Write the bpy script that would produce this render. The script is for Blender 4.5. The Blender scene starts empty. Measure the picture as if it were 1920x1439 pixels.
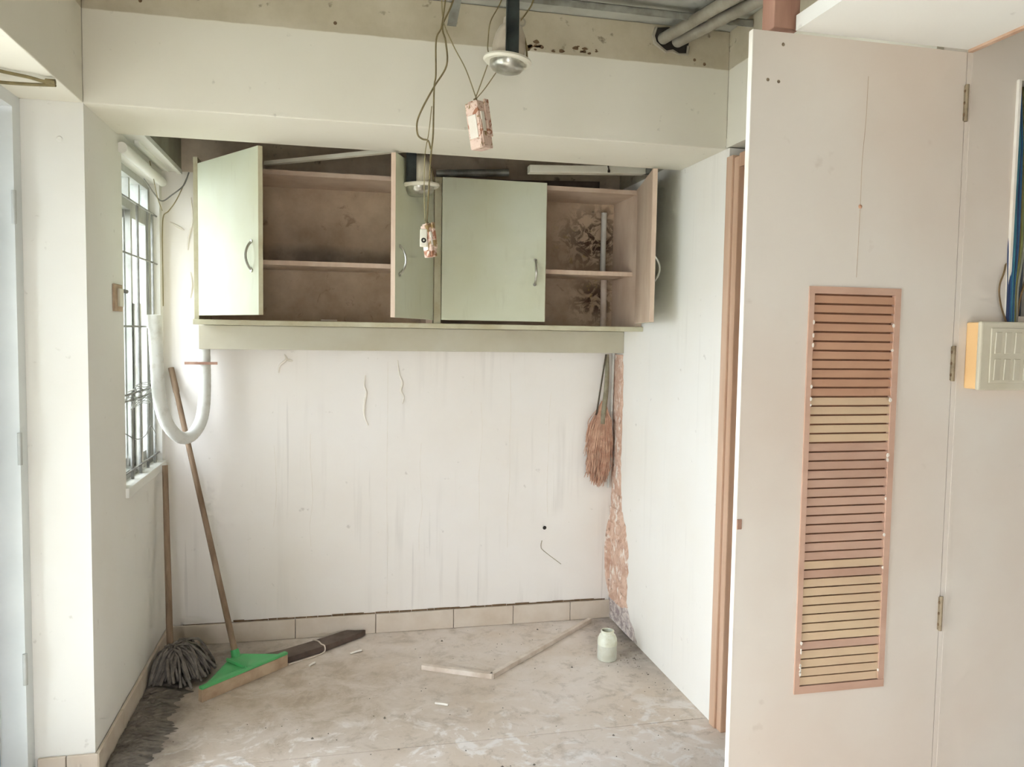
import bpy, bmesh, math, random
from mathutils import Vector, Matrix
random.seed(7)
SC = bpy.context.scene
COL = SC.collection

# ------------------------------------------------------------------ camera
cam_d = bpy.data.cameras.new('camera'); cam = bpy.data.objects.new('camera', cam_d); COL.objects.link(cam)
cam_d.sensor_fit = 'HORIZONTAL'; cam_d.sensor_width = 36; cam_d.lens = 1480.7 / 1920 * 36
cam_d.clip_start = .02
yaw, pit, rol = math.radians(12.673), math.radians(-3.628), math.radians(.881)
fw = Vector((math.sin(yaw)*math.cos(pit), math.cos(yaw)*math.cos(pit), math.sin(pit)))
r0 = Vector((math.cos(yaw), -math.sin(yaw), 0)); u0 = r0.cross(fw)
rt = r0*math.cos(rol) + u0*math.sin(rol); up = u0*math.cos(rol) - r0*math.sin(rol)
cam.matrix_world = Matrix(((rt.x, up.x, -fw.x, 0), (rt.y, up.y, -fw.y, 0), (rt.z, up.z, -fw.z, 1.5), (0, 0, 0, 1)))
SC.camera = cam

# ------------------------------------------------------------------ world, light, exposure
SKY_STRENGTH = 3.0
w = bpy.data.worlds.new('overcast_sky'); SC.world = w; w.use_nodes = True
bg = w.node_tree.nodes['Background']
bg.inputs[0].default_value = (.955, .968, 1.08, 1); bg.inputs[1].default_value = SKY_STRENGTH
SC.view_settings.view_transform = 'Standard'; SC.view_settings.look = 'None'
SC.view_settings.exposure = 2.0; SC.view_settings.gamma = 1; SC.view_settings.use_curve_mapping = False
SC.cycles.max_bounces = 6; SC.cycles.diffuse_bounces = 4; SC.cycles.glossy_bounces = 3; SC.cycles.transparent_max_bounces = 12
SC.cycles.sample_clamp_indirect = 6
SC.cycles.use_adaptive_sampling = True; SC.cycles.adaptive_threshold = .07; SC.cycles.adaptive_min_samples = 12; SC.cycles.use_denoising = True

def portal(name, loc, rot, sx, sy):
    l = bpy.data.lights.new(name, 'AREA'); l.shape = 'RECTANGLE'; l.size = sx; l.size_y = sy
    l.cycles.is_portal = True
    o = bpy.data.objects.new(name, l); o.location = loc; o.rotation_euler = rot; COL.objects.link(o)
H = math.pi/2
portal('glass_door_daylight', (-1.13, 1.55, 1.1), (0, -H, 0), 2.2, 2.36)      # faces +X
portal('window_daylight', (-.96, 3.525, 1.5), (0, -H, 0), 1.3, .68)
portal('added_rear_opening_daylight', (-.15, -2.2, 1.0), (H, 0, 0), .9, 1.6)        # faces +Y, unseen opening added to light the alcove from behind
# sun high outside the glass door: it only reaches the floor just inside that door
sun_d = bpy.data.lights.new('sun', 'SUN'); sun_d.energy = 3.0; sun_d.angle = math.radians(1.5); sun_d.color = (1, .985, .96)
sun = bpy.data.objects.new('sun', sun_d); COL.objects.link(sun)
sun.rotation_euler = Vector((.62, -.36, -.70)).to_track_quat('-Z', 'Y').to_euler()

# ------------------------------------------------------------------ materials
def S(r, g, b):
    f = lambda c: (c/255/12.92) if c/255 <= .04045 else ((c/255+.055)/1.055)**2.4
    return (f(r), f(g), f(b), 1)

class NT:
    def __init__(s, name):
        s.m = bpy.data.materials.new(name); s.m.use_nodes = True
        s.t = s.m.node_tree; s.n = s.t.nodes; s.b = s.n['Principled BSDF']
        s.geo = s.n.new('ShaderNodeNewGeometry')
    def link(s, a, b): s.t.links.new(a, b)
    def pos(s, scale=(1, 1, 1), loc=(0, 0, 0)):
        m = s.n.new('ShaderNodeMapping'); m.inputs['Scale'].default_value = scale; m.inputs['Location'].default_value = loc
        s.link(s.geo.outputs['Position'], m.inputs['Vector']); return m.outputs[0]
    def noise(s, scale, detail=5, rough=.6, stretch=(1, 1, 1), loc=(0, 0, 0), dist=0):
        n = s.n.new('ShaderNodeTexNoise'); n.inputs['Scale'].default_value = scale
        n.inputs['Detail'].default_value = detail; n.inputs['Roughness'].default_value = rough; n.inputs['Distortion'].default_value = dist
        s.link(s.pos(stretch, loc), n.inputs['Vector']); return n.outputs['Fac']
    def ramp(s, fac, lo, hi, a=0, b=1):
        r = s.n.new('ShaderNodeMapRange'); r.clamp = True
        for k, v in (('From Min', lo), ('From Max', hi), ('To Min', a), ('To Max', b)): r.inputs[k].default_value = v
        s.link(fac, r.inputs['Value']); return r.outputs[0]
    def math(s, op, a, b=None):
        m = s.n.new('ShaderNodeMath'); m.operation = op
        for i, v in enumerate((a, b)):
            if v is None: continue
            if isinstance(v, (int, float)): m.inputs[i].default_value = v
            else: s.link(v, m.inputs[i])
        return m.outputs[0]
    def mix(s, fac, a, b):
        m = s.n.new('ShaderNodeMix'); m.data_type = 'RGBA'
        if isinstance(fac, (int, float)): m.inputs[0].default_value = fac
        else: s.link(fac, m.inputs[0])
        for i, v in ((6, a), (7, b)):
            if isinstance(v, tuple): m.inputs[i].default_value = v
            else: s.link(v, m.inputs[i])
        return m.outputs[2]
    def axis(s, i):
        x = s.n.new('ShaderNodeSeparateXYZ'); s.link(s.geo.outputs['Position'], x.inputs[0]); return x.outputs[i]
    def blob(s, c, r, soft=.5):
        """1 inside a world-space ellipsoid, 0 outside"""
        m = s.n.new('ShaderNodeVectorMath'); m.operation = 'SUBTRACT'; s.link(s.geo.outputs['Position'], m.inputs[0]); m.inputs[1].default_value = c
        d = s.n.new('ShaderNodeVectorMath'); d.operation = 'DIVIDE'; s.link(m.outputs[0], d.inputs[0]); d.inputs[1].default_value = r
        l = s.n.new('ShaderNodeVectorMath'); l.operation = 'LENGTH'; s.link(d.outputs[0], l.inputs[0])
        return s.ramp(l.outputs['Value'], 1-soft, 1, 1, 0)
    def bump(s, fac, strength=.2, dist=.004):
        b = s.n.new('ShaderNodeBump'); b.inputs['Strength'].default_value = strength; b.inputs['Distance'].default_value = dist
        s.link(fac, b.inputs['Height']); s.link(b.outputs[0], s.b.inputs['Normal'])
    def done(s, col, rough=.7, metal=0, spec=.3):
        if isinstance(col, tuple): s.b.inputs['Base Color'].default_value = col
        else: s.link(col, s.b.inputs['Base Color'])
        s.b.inputs['Roughness'].default_value = rough; s.b.inputs['Metallic'].default_value = metal
        s.b.inputs['Specular IOR Level'].default_value = spec
        return s.m

def plain(name, a, b=None, scale=8, rough=.6, metal=0, stretch=(1, 1, 1), bump=.1, spec=.3, lo=.35, hi=.7):
    t = NT(name); b = b or tuple(c*.82 for c in a[:3]) + (1,)
    n = t.noise(scale, 5, .6, stretch)
    if bump: t.bump(n, bump, .002)
    return t.done(t.mix(t.ramp(n, lo, hi), a, b), rough, metal, spec)

RAW_A, RAW_B = S(198, 188, 164), S(178, 167, 142)
def paint(name, base, dirt, raw_z=None, streaks=0., raw_a=RAW_A, raw_b=RAW_B):
    t = NT(name)
    big = t.noise(1.6, 4, .55); fine = t.noise(60, 3, .6)
    col = t.mix(t.ramp(big, .4, .75, 0, .5), base, dirt)
    spots = t.noise(23, 3, .5, loc=(3, 1, 7))
    col = t.mix(t.ramp(spots, .70, .78, 0, .45), col, tuple(c*.6 for c in dirt[:3])+(1,))
    if streaks:
        st = t.noise(9, 3, .6, (2.2, 2.2, .12)); ms = t.noise(2.3, 2, .5, loc=(5, 2, 1))
        f = t.math('MULTIPLY', t.ramp(st, .54, .78, 0, streaks), t.ramp(ms, .42, .6))
        col = t.mix(f, col, tuple(c*.55 for c in dirt[:3])+(1,))
        hl = t.noise(30, 2, .5, (1, 1, .03), loc=(1, 0, 0))
        f2 = t.math('MULTIPLY', t.ramp(hl, .68, .72, 0, streaks*.8), t.ramp(ms, .45, .55))
        col = t.mix(f2, col, tuple(c*.5 for c in dirt[:3])+(1,))
    if raw_z is not None:
        edge = t.math('ADD', t.axis(2), t.ramp(t.noise(14, 4), .3, .7, -.0015, .0015))
        rn = t.noise(5, 6, .65, loc=(9, 4, 2))
        raw = t.mix(t.ramp(rn, .35, .7), raw_a, raw_b)
        blots = t.noise(17, 4, .6, loc=(2, 8, 3))
        raw = t.mix(t.ramp(blots, .64, .72, 0, .7), raw, S(96, 82, 62))
        col = t.mix(t.ramp(edge, raw_z-.002, raw_z+.002), col, raw)
    t.bump(t.math('ADD', t.math('MULTIPLY', fine, .4), big), .12, .004)
    return t.done(col, .75, 0, .25)

M = {}
WALL, WDIRT = S(230, 228, 220), S(220, 214, 198)
M['paint'] = paint('cream_wall_paint', WALL, WDIRT, 2.49)
M['paint_beam'] = paint('cream_beam_paint', S(227, 222, 206), S(218, 211, 190), 2.49)
M['paint_back'] = paint('streaked_cream_paint', S(235, 230, 222), S(227, 217, 202), 2.215, .26, S(216, 200, 178), S(184, 166, 146))
M['paint_right'] = paint('white_alcove_paint', S(238, 235, 227), S(232, 225, 210), 2.24, .12, S(178, 170, 150), S(146, 138, 120))
M['paint_white'] = paint('white_soffit_paint', S(230, 230, 222), S(222, 216, 204))
M['raw'] = plain('raw_cement', S(168, 160, 142), S(128, 120, 104), 5, .85, bump=.25)
M['raw_dark'] = plain('raw_grey_green_cement', S(176, 174, 156), S(146, 142, 124), 6, .9, bump=.25)
M['slab'] = plain('grey_slab_cement', S(178, 178, 166), S(150, 148, 136), 4, .85, bump=.2)

# floor: dusty cement with pale paint smears and dark grime along the left wall; corner shade painted in too
t = NT('dusty_floor')
n1 = t.noise(2.2, 6, .62, loc=(2, 0, 0)); n2 = t.noise(7, 6, .7, dist=.4); n3 = t.noise(40, 4, .6)
c = t.mix(t.ramp(n1, .35, .68), S(224, 214, 205), S(208, 192, 174))
sm = t.noise(5.5, 5, .62, loc=(4, 7, 0), dist=2.2)
c = t.mix(t.math('MULTIPLY', t.blob((-.15, 3.3, 0), (1.15, .85, 1), .9), t.ramp(n2, .28, .6, .35, 1)), c, S(172, 154, 132))
near = t.math('MULTIPLY', t.ramp(sm, .52, .62, 0, .85), t.ramp(t.axis(1), 2.8, 3.1, 1, .15))
c = t.mix(near, c, S(234, 229, 224))
c = t.mix(t.ramp(n3, .62, .74, 0, .35), c, S(140, 126, 110))
c = t.mix(t.ramp(n2, .54, .68, 0, .5), c, S(158, 143, 124))
fl2 = t.noise(13, 6, .72, loc=(1, 3, 0), dist=.3)
c = t.mix(t.ramp(fl2, .56, .66, 0, .4), c, S(150, 136, 118))
grime_shade = t.math('MULTIPLY', t.math('MAXIMUM', t.math('MAXIMUM', t.blob((-.74, 3.0, 0), (.30, .75, 1), .7), t.blob((-.62, 3.7, 0), (.48, .42, 1), .9)), t.blob((1.42, 3.55, 0), (.26, .60, 1), .8)), t.ramp(n2, .25, .6, .35, 1))  # back-left corner blob paints corner shade together with mop dirt
c = t.mix(t.math('MULTIPLY', grime_shade, .8), c, S(92, 86, 78))
t.bump(t.math('ADD', n3, n2), .25, .003)
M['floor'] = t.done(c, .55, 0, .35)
M['joint'] = plain('dark_joint', S(112, 98, 82), S(84, 72, 58), 20, .9)
M['tile'] = plain('beige_skirting_tile', S(214, 202, 186), S(200, 184, 164), 6, .5, bump=.06)
M['crack'] = plain('brown_crack', S(128, 104, 78), S(96, 76, 54), 25, .9)

# cabinet
def laminate(name, a, b):
    t = NT(name); n = t.noise(2.6, 4, .5, loc=(1, 5, 2)); g = t.noise(26, 3, .6, (1, 1, .2))
    c = t.mix(t.ramp(n, .35, .7), a, b); c = t.mix(t.ramp(g, .6, .8, 0, .15), c, S(140, 132, 100))
    t.bump(g, .05, .001); return t.done(c, .5, 0, .4)
M['lam'] = laminate('pale_green_laminate', S(210, 214, 192), S(202, 203, 172))
M['lam_edge'] = plain('cream_green_edge', S(200, 196, 168), S(182, 172, 140), 12, .6)
M['ply_edge'] = plain('pinkish_ply_edge', S(220, 200, 178), S(200, 174, 150), 14, .65, stretch=(1, 1, .3))
t = NT('mouldy_brown_ply'); n = t.noise(4, 6, .65, loc=(3, 3, 1)); f = t.noise(16, 5, .65, dist=1)
c = t.mix(t.ramp(n, .35, .65), S(206, 186, 160), S(176, 154, 128))
c = t.mix(t.ramp(f, .62, .72, 0, .5), c, S(130, 104, 80))
mk = t.math('MAXIMUM', t.blob((1.3, 3.89, 1.98), (.25, 1, .22), .8), t.blob((1.3, 3.89, 1.68), (.16, 1, .16), .8))
c = t.mix(t.math('MULTIPLY', mk, t.ramp(f, .46, .54)), c, S(78, 60, 46))
c = t.mix(t.math('MULTIPLY', mk, t.ramp(t.noise(22, 3, .5, loc=(7, 7, 7)), .62, .68, 0, .9)), c, S(172, 150, 84))
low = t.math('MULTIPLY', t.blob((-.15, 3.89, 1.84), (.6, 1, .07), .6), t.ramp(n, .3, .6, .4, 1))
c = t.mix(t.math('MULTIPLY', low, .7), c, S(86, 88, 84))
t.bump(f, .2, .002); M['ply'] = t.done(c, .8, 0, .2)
M['ply_side'] = plain('stained_pink_ply', S(216, 196, 174), S(194, 168, 144), 5, .7, stretch=(1, 1, .5))
M['apron'] = plain('cream_ledge_paint', S(196, 191, 172), S(184, 176, 152), 3, .7)
M['chrome'] = plain('tarnished_chrome', S(206, 206, 196), S(150, 146, 132), 18, .28, .9, bump=.03)
M['steel'] = plain('dull_zinc_steel', S(176, 176, 166), S(134, 132, 120), 14, .5, .55, bump=.06)
M['can'] = plain('cloudy_pink_can', S(204, 192, 174), S(178, 164, 142), 12, .3, .1, bump=.03)
M['conduit'] = plain('grey_brown_conduit', S(160, 154, 138), S(128, 120, 104), 10, .6, .1)
M['dark_steel'] = plain('dark_channel_steel', S(70, 76, 74), S(38, 42, 42), 12, .35, .5, bump=.06)
M['alu'] = plain('grey_aluminium', S(190, 192, 186), S(164, 164, 156), 9, .45, .3, bump=.04)
M['iron'] = plain('dusty_grey_iron', S(158, 158, 152), S(128, 126, 120), 18, .7, .2)
M['white_alu'] = plain('white_powder_coat', S(222, 225, 222), S(208, 212, 210), 3, .45, bump=.03)
M['blue_trim'] = plain('blue_grey_gasket', S(134, 166, 186), S(118, 148, 170), 6, .5)
M['pvc'] = plain('dusty_white_pvc', S(216, 216, 208), S(186, 180, 166), 16, .5, lo=.5, hi=.8)
M['rust'] = plain('rusty_pink_metal', S(172, 138, 118), S(136, 96, 76), 22, .75)
M['wood_frame'] = plain('brown_teak_jamb', S(208, 176, 150), S(180, 142, 114), 6, .55, stretch=(2, 2, .12), spec=.4)
M['wood_post'] = plain('pink_brown_batten', S(178, 138, 118), S(148, 106, 86), 7, .7, stretch=(2, 2, .2))
M['stick'] = plain('weathered_stick', S(150, 128, 104), S(116, 94, 72), 9, .75, stretch=(2, 2, .3))
M['strip'] = plain('pale_weathered_wood', S(222, 210, 196), S(190, 172, 152), 10, .7)
M['plank'] = plain('dark_dusty_wood', S(112, 96, 84), S(80, 68, 60), 9, .85)
M['green'] = plain('dusty_green_plastic', S(80, 176, 104), S(104, 168, 112), 9, .45)
M['blade'] = plain('dusty_pink_rubber', S(190, 168, 140), S(160, 134, 108), 11, .75)
M['mop'] = plain('grey_mop_yarn', S(134, 126, 116), S(98, 92, 84), 30, .95)
M['dirt'] = plain('dark_floor_dirt', S(126, 118, 108), S(92, 86, 78), 22, .95, bump=.5)
t = NT('beige_pink_door_paint'); n = t.noise(1.8, 4, .5, loc=(0, 0, 3)); s1 = t.noise(14, 3, .5, loc=(1, 1, 1)); s2 = t.noise(30, 3, .6)
c = t.mix(t.ramp(n, .38, .66), S(216, 208, 195), S(210, 196, 180)); c = t.mix(t.ramp(s1, .72, .80, 0, .3), c, S(170, 150, 130))
t.bump(s2, .06, .002); M['door'] = t.done(c, .6, 0, .35)
M['door_edge'] = plain('white_door_edge', S(236, 232, 220), S(222, 212, 196), 6, .6)
M['slat_brown'] = plain('brown_slat', S(196, 154, 124), S(182, 138, 110), 9, .55, stretch=(.4, 1, 1))
M['slat_pink'] = plain('pinkish_slat', S(200, 166, 144), S(184, 148, 126), 9, .55, stretch=(.4, 1, 1))
M['slat_tan'] = plain('tan_worn_slat', S(212, 187, 152), S(204, 175, 144), 9, .55, stretch=(.4, 1, 1))
M['slat_back'] = plain('dark_brown_backing', S(156, 110, 82), S(132, 90, 66), 9, .8)
M['hinge'] = plain('painted_over_hinge', S(168, 152, 126), S(120, 104, 80), 30, .6, .2)
M['aged'] = plain('yellowed_plastic', S(232, 196, 142), S(226, 184, 128), 5, .45, bump=.03)
M['switch'] = plain('grey_cream_plastic', S(208, 202, 182), S(196, 188, 164), 5, .4, bump=.02)
M['switch_edge'] = plain('white_rocker', S(226, 222, 204), S(214, 208, 188), 5, .35, bump=.02)
for k, c in (('blue', (48, 92, 132)), ('teal', (62, 122, 136)), ('navy', (46, 60, 96)), ('greenw', (120, 122, 72)), ('brownw', (116, 92, 60)), ('tanw', (150, 138, 100)), ('greyw', (140, 140, 124))):
    M[k] = plain(k+'_cable', S(*c), None, 30, .45, bump=.02)
M['wire'] = plain('dusty_olive_wire', S(138, 124, 86), S(108, 96, 66), 30, .65, bump=.02)
t = NT('peeling_pink_coating'); n = t.noise(26, 5, .65, dist=1.5)
c = t.mix(t.ramp(n, .42, .48), S(168, 118, 92), S(222, 196, 178)); c = t.mix(t.ramp(t.noise(34, 4, .6, loc=(5, 1, 3)), .58, .64), c, S(150, 124, 82))
t.bump(n, .6, .004); M['peel'] = t.done(c, .75, 0, .25)
t = NT('bare_pink_plaster'); n = t.noise(15, 6, .7, dist=1); n2 = t.noise(34, 5, .65, (1, 1, .5))
c = t.mix(t.ramp(n, .4, .6), S(218, 188, 166), S(194, 158, 136)); c = t.mix(t.ramp(n2, .54, .62, 0, .9), c, S(236, 228, 216))
c = t.mix(t.ramp(t.noise(26, 4, .6, loc=(3, 9, 1)), .62, .68, 0, .8), c, S(158, 130, 112))
t.bump(t.math('ADD', n, n2), .35, .005); M['plaster'] = t.done(c, .9, 0, .15)
t = NT('mouldy_plaster'); n = t.noise(30, 5, .7, dist=1)
c = t.mix(t.ramp(n, .42, .58), S(214, 204, 194), S(160, 146, 142)); t.bump(n, .5, .004); M['mould'] = t.done(c, .9, 0, .15)
M['grass'] = plain('dry_brown_grass', S(208, 170, 144), S(176, 132, 108), 30, .85)
M['broom_h'] = plain('grey_green_binding', S(164, 158, 132), S(130, 120, 98), 26, .7)
M['rope'] = plain('dark_cord', S(88, 78, 62), None, 20, .85)
M['litter'] = plain('white_litter', S(232, 226, 214), None, 10, .6)
M['curl'] = plain('peeling_paint_curl', S(234, 228, 216), S(222, 212, 194), 20, .7)
M['dark_hole'] = plain('dark_hollow', S(56, 52, 46), S(40, 36, 32), 8, .9)
M['slate'] = plain('blue_grey_cavity', S(84, 92, 98), S(60, 66, 72), 8, .9)
M['ground'] = plain('street_concrete', S(178, 176, 170), S(160, 158, 150), .3, .9)

def glass(name, tint, refl=.06):
    m = bpy.data.materials.new(name); m.use_nodes = True; nt = m.node_tree; nt.nodes.clear()
    o = nt.nodes.new('ShaderNodeOutputMaterial'); mx = nt.nodes.new('ShaderNodeMixShader'); tr = nt.nodes.new('ShaderNodeBsdfTransparent'); gl = nt.nodes.new('ShaderNodeBsdfGlossy')
    n = nt.nodes.new('ShaderNodeTexNoise'); n.inputs['Scale'].default_value = 2
    r = nt.nodes.new('ShaderNodeMapRange'); r.inputs['To Min'].default_value = refl*.6; r.inputs['To Max'].default_value = refl*1.4
    nt.links.new(n.outputs['Fac'], r.inputs['Value']); nt.links.new(r.outputs[0], mx.inputs[0])
    tr.inputs[0].default_value = tint; gl.inputs['Roughness'].default_value = .08
    nt.links.new(tr.outputs[0], mx.inputs[1]); nt.links.new(gl.outputs[0], mx.inputs[2]); nt.links.new(mx.outputs[0], o.inputs[0]); return m
M['glass'] = glass('clear_pane', (.93, .97, .97, 1))
t = NT('cloudy_jar_plastic'); n = t.noise(30, 3)
M['jar'] = t.done(t.mix(t.ramp(n, .4, .7), S(228, 230, 212), S(206, 204, 178)), .3, 0, .5)
t.b.inputs['Subsurface Weight'].default_value = .3; t.b.inputs['Subsurface Radius'].default_value = (.02, .02, .015)
M['jar_low'] = plain('dusty_grey_jar_base', S(214, 216, 202), S(198, 196, 176), 14, .4)

# ------------------------------------------------------------------ geometry helpers
class MB:
    def __init__(s): s.v = []; s.f = []
    def add(s, vs, fs):
        o = len(s.v); s.v += [Vector(p) for p in vs]; s.f += [tuple(i+o for i in f) for f in fs]; return s
    def box(s, x0, x1, y0, y1, z0, z1):
        return s.add([(x, y, z) for z in (z0, z1) for y in (y0, y1) for x in (x0, x1)],
                     [(0, 2, 3, 1), (4, 5, 7, 6), (0, 1, 5, 4), (2, 6, 7, 3), (0, 4, 6, 2), (1, 3, 7, 5)])
    def obox(s, o, ex, ey, ez):
        """box spanned by three edge vectors from corner o"""
        o, ex, ey, ez = map(Vector, (o, ex, ey, ez))
        vs = [o+ex*a+ey*b+ez*c for c in (0, 1) for b in (0, 1) for a in (0, 1)]
        return s.add(vs, [(0, 2, 3, 1), (4, 5, 7, 6), (0, 1, 5, 4), (2, 6, 7, 3), (0, 4, 6, 2), (1, 3, 7, 5)])
    def tube(s, pts, r, n=8, cap=True):
        pts = [Vector(p) for p in pts]; rs = r if isinstance(r, (list, tuple)) else [r]*len(pts)
        base = len(s.v); prev = None
        for i, p in enumerate(pts):
            d = (pts[min(i+1, len(pts)-1)] - pts[max(i-1, 0)]).normalized()
            if prev is None:
                a = d.orthogonal().normalized()
            else:
                a = (prev - d*prev.dot(d)).normalized()
            prev = a; b = d.cross(a)
            for k in range(n):
                an = 2*math.pi*k/n; s.v.append(p + (a*math.cos(an)+b*math.sin(an))*rs[i])
        for i in range(len(pts)-1):
            for k in range(n):
                s.f.append((base+i*n+k, base+i*n+(k+1) % n, base+(i+1)*n+(k+1) % n, base+(i+1)*n+k))
        if cap:
            s.f.append(tuple(base+k for k in reversed(range(n)))); e = base+(len(pts)-1)*n
            s.f.append(tuple(e+k for k in range(n)))
        return s
    def lathe(s, c, prof, n=28, axis=(0, 0, 1)):
        c = Vector(c); ax = Vector(axis).normalized(); a = ax.orthogonal().normalized(); b = ax.cross(a); base = len(s.v)
        for r, h in prof:
            for k in range(n):
                an = 2*math.pi*k/n; s.v.append(c + ax*h + (a*math.cos(an)+b*math.sin(an))*r)
        for i in range(len(prof)-1):
            for k in range(n):
                s.f.append((base+i*n+k, base+i*n+(k+1) % n, base+(i+1)*n+(k+1) % n, base+(i+1)*n+k))
        return s
    def poly(s, outline, off):
        """extruded polygon: outline of 3-D points, thickness vector off"""
        o = [Vector(p) for p in outline]; off = Vector(off); n = len(o)
        return s.add(o + [p+off for p in o], [tuple(range(n)), tuple(reversed(range(n, 2*n)))] + [(i, i+n, (i+1) % n+n, (i+1) % n) for i in range(n)])
    def build(s, name, mat, parent=None, bevel=0, smooth=False, base=None, segs=2):
        me = bpy.data.meshes.new(name)
        if parent is not None:
            org = Vector((0, 0, 0)); q = parent
            while q is not None: org += q.location; q = q.parent
        else:
            xs = [v.x for v in s.v]; ys = [v.y for v in s.v]; zs = [v.z for v in s.v]
            org = Vector(((min(xs)+max(xs))/2, (min(ys)+max(ys))/2, min(zs)))
        me.from_pydata([tuple(v-org) for v in s.v], [], s.f); me.validate()
        bm = bmesh.new(); bm.from_mesh(me); bmesh.ops.recalc_face_normals(bm, faces=bm.faces)
        if bevel: bmesh.ops.bevel(bm, geom=list(bm.edges), offset=bevel, segments=segs, profile=.6, affect='EDGES', clamp_overlap=True)
        if smooth:
            for f in bm.faces: f.smooth = True
        bm.to_mesh(me); bm.free()
        if smooth: me.set_sharp_from_angle(angle=math.radians(42))
        me.materials.append(M[mat])
        o = bpy.data.objects.new(name, me); COL.objects.link(o)
        if parent is not None: o.parent = parent
        else: o.location = org
        return o

def tag(o, label, cat, group=None):
    o['label'] = label; o['category'] = cat
    if group: o['group'] = group
    return o
def struct(o, label=None):
    o['kind'] = 'structure'
    if label: o['label'] = label
    return o
def empty(name, loc):
    o = bpy.data.objects.new(name, None); o.empty_display_size = .05; o.location = loc; COL.objects.link(o); return o
def thing(name, loc, label, cat, group=None): return tag(empty(name, loc), label, cat, group)
def smoothpath(pts, n=6):
    P = [Vector(p) for p in pts]; P = [P[0]*2-P[1]] + P + [P[-1]*2-P[-2]]; out = []
    for i in range(1, len(P)-2):
        for k in range(n):
            u = k/n; a, b, c, d = P[i-1], P[i], P[i+1], P[i+2]
            out.append(.5*((2*b)+(c-a)*u+(2*a-5*b+4*c-d)*u*u+(3*b-a-3*c+d)*u**3))
    return out + [P[-2]]

XL, XR, YB, YF = -.77, 1.43, 3.905, 2.76     # alcove left wall, right wall, back wall, beam/column front
ZS = 2.63                                      # slab underside

# ------------------------------------------------------------------ setting: floor
fl = struct(MB().box(-1.15, 3.3, -2.3, 4.1, -.12, -.004).build('floor', 'joint'), 'dusty grey cement floor with pale smears')
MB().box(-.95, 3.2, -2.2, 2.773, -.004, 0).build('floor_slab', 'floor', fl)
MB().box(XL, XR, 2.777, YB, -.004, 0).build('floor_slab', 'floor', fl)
struct(MB().box(-40, 40, -40, 40, -3.2, -3.0).build('ground', 'ground'), 'pale street level far below the windows')
# ceiling slab
struct(MB().box(-1.15, 3.3, -2.3, 4.1, ZS, ZS+.12).build('ceiling', 'slab'), 'bare grey cement ceiling slab with the false ceiling gone')

# back wall
wb = struct(MB().box(-1.1, 3.3, YB, 4.1, 0, ZS).build('wall_back', 'paint_back'), 'streaked cream back wall below the cabinet')
# left alcove wall with window opening  (its end is the pilaster face)
WY0, WY1, WZ0, WZ1 = 3.205, 3.85, .885, 2.14
wl = MB()
wl.box(-1.04, XL, YF, WY0, 0, ZS).box(-.94, XL, WY1, YB, 0, ZS).box(-.94, XL, WY0, WY1, 0, WZ0).box(-.94, XL, WY0, WY1, WZ1, ZS)
wl = struct(wl.build('wall_left', 'paint'), 'cream left alcove wall with barred window and pilaster end')
struct(MB().box(-2.5, -.94, 3.9, 4.1, -3, 3.4).build('wall_sun_blocker', 'paint'), 'outer wall of the building beside the barred window')  # unseen fin, added to stop direct sun entering the window
struct(MB().box(-2.1, -1.12, .0, .2, -3, 3.4).build('wall_light_blocker', 'raw'), 'unseen grey wall added outside the glass door to block sky light')  # unseen wall, added to cut sky light reaching the pilaster
# bulkhead above the window, unpainted
struct(MB().box(XL, -.685, 3.15, YB, 2.222, ZS).build('wall_left_bulkhead', 'raw_dark'), 'unpainted grey green bulkhead above the window')
# main room left wall before the glass door, and rear and right enclosure
struct(MB().box(-1.12, -.95, -2.3, .4, 0, ZS).build('wall_left_near', 'paint'))
struct(MB().box(3.2, 3.3, -2.3, 1.6, 0, ZS).build('wall_right_far', 'paint'))
rw = MB(); rw.box(-1.12, -.6, -2.3, -2.2, 0, ZS).box(.3, 3.3, -2.3, -2.2, 0, ZS).box(-.6, .3, -2.3, -2.2, 0, .2).box(-.6, .3, -2.3, -2.2, 1.8, ZS)  # gap in the unseen rear wall is added to let light in
struct(rw.build('wall_rear', 'paint'))
# beams
struct(MB().box(-.94, XR, YF, 3.16, 2.2, ZS-.001).build('ceiling_beam', 'paint_beam', bevel=.004), 'cream beam across the alcove, bare cement along its top')
struct(MB().box(-1.12, XL, -2.2, YF, 2.2, ZS-.001).build('ceiling_beam', 'paint_beam', bevel=.004), 'cream beam over the glass door at far left')
# right wall: far piece, lintel over the doorway, return wall facing the room
wr = MB().box(XR, XR+.13, 2.735, YB, 0, 2.2).box(XR, XR+.13, YF, YB, 2.2, ZS)
struct(MB().box(XR, XR+.13, 1.70, YF, 2.205, ZS).build('wall_right_lintel', 'paint_beam'), 'cream wall above the brown door jamb, bare cement along its top')
struct(wr.build('wall_right', 'paint_right'), 'bright white right alcove wall ending at the brown door jamb')
CX0, CX1, CZ0, CZ1 = 1.573, 1.665, 1.56, 2.115     # cable chase cut in the return wall
rr = MB().box(XR+.02, CX0, 1.6, 1.70, 0, ZS).box(CX1, 3.2, 1.6, 1.70, 0, ZS).box(CX0, CX1, 1.6, 1.70, 0, CZ0).box(CX0, CX1, 1.6, 1.70, CZ1, ZS).box(CX0, CX1, 1.655, 1.70, CZ0, CZ1)
wret = struct(rr.build('wall_right_return', 'door'), 'beige wall with the cable chase at far right')
MB().box(CX0-.001, CX1, 1.648, 1.656, CZ0, CZ1).build('chase_back', 'slate', wret)
MB().box(CX0-.004, CX0+.003, 1.592, 1.65, CZ0, CZ1).build('chase_edge', 'door_edge', wret)
# small room behind the doorway
struct(MB().box(2.5, 2.6, 1.7, 3.9, 0, ZS).build('wall_inner_room', 'raw_dark'))
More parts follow.
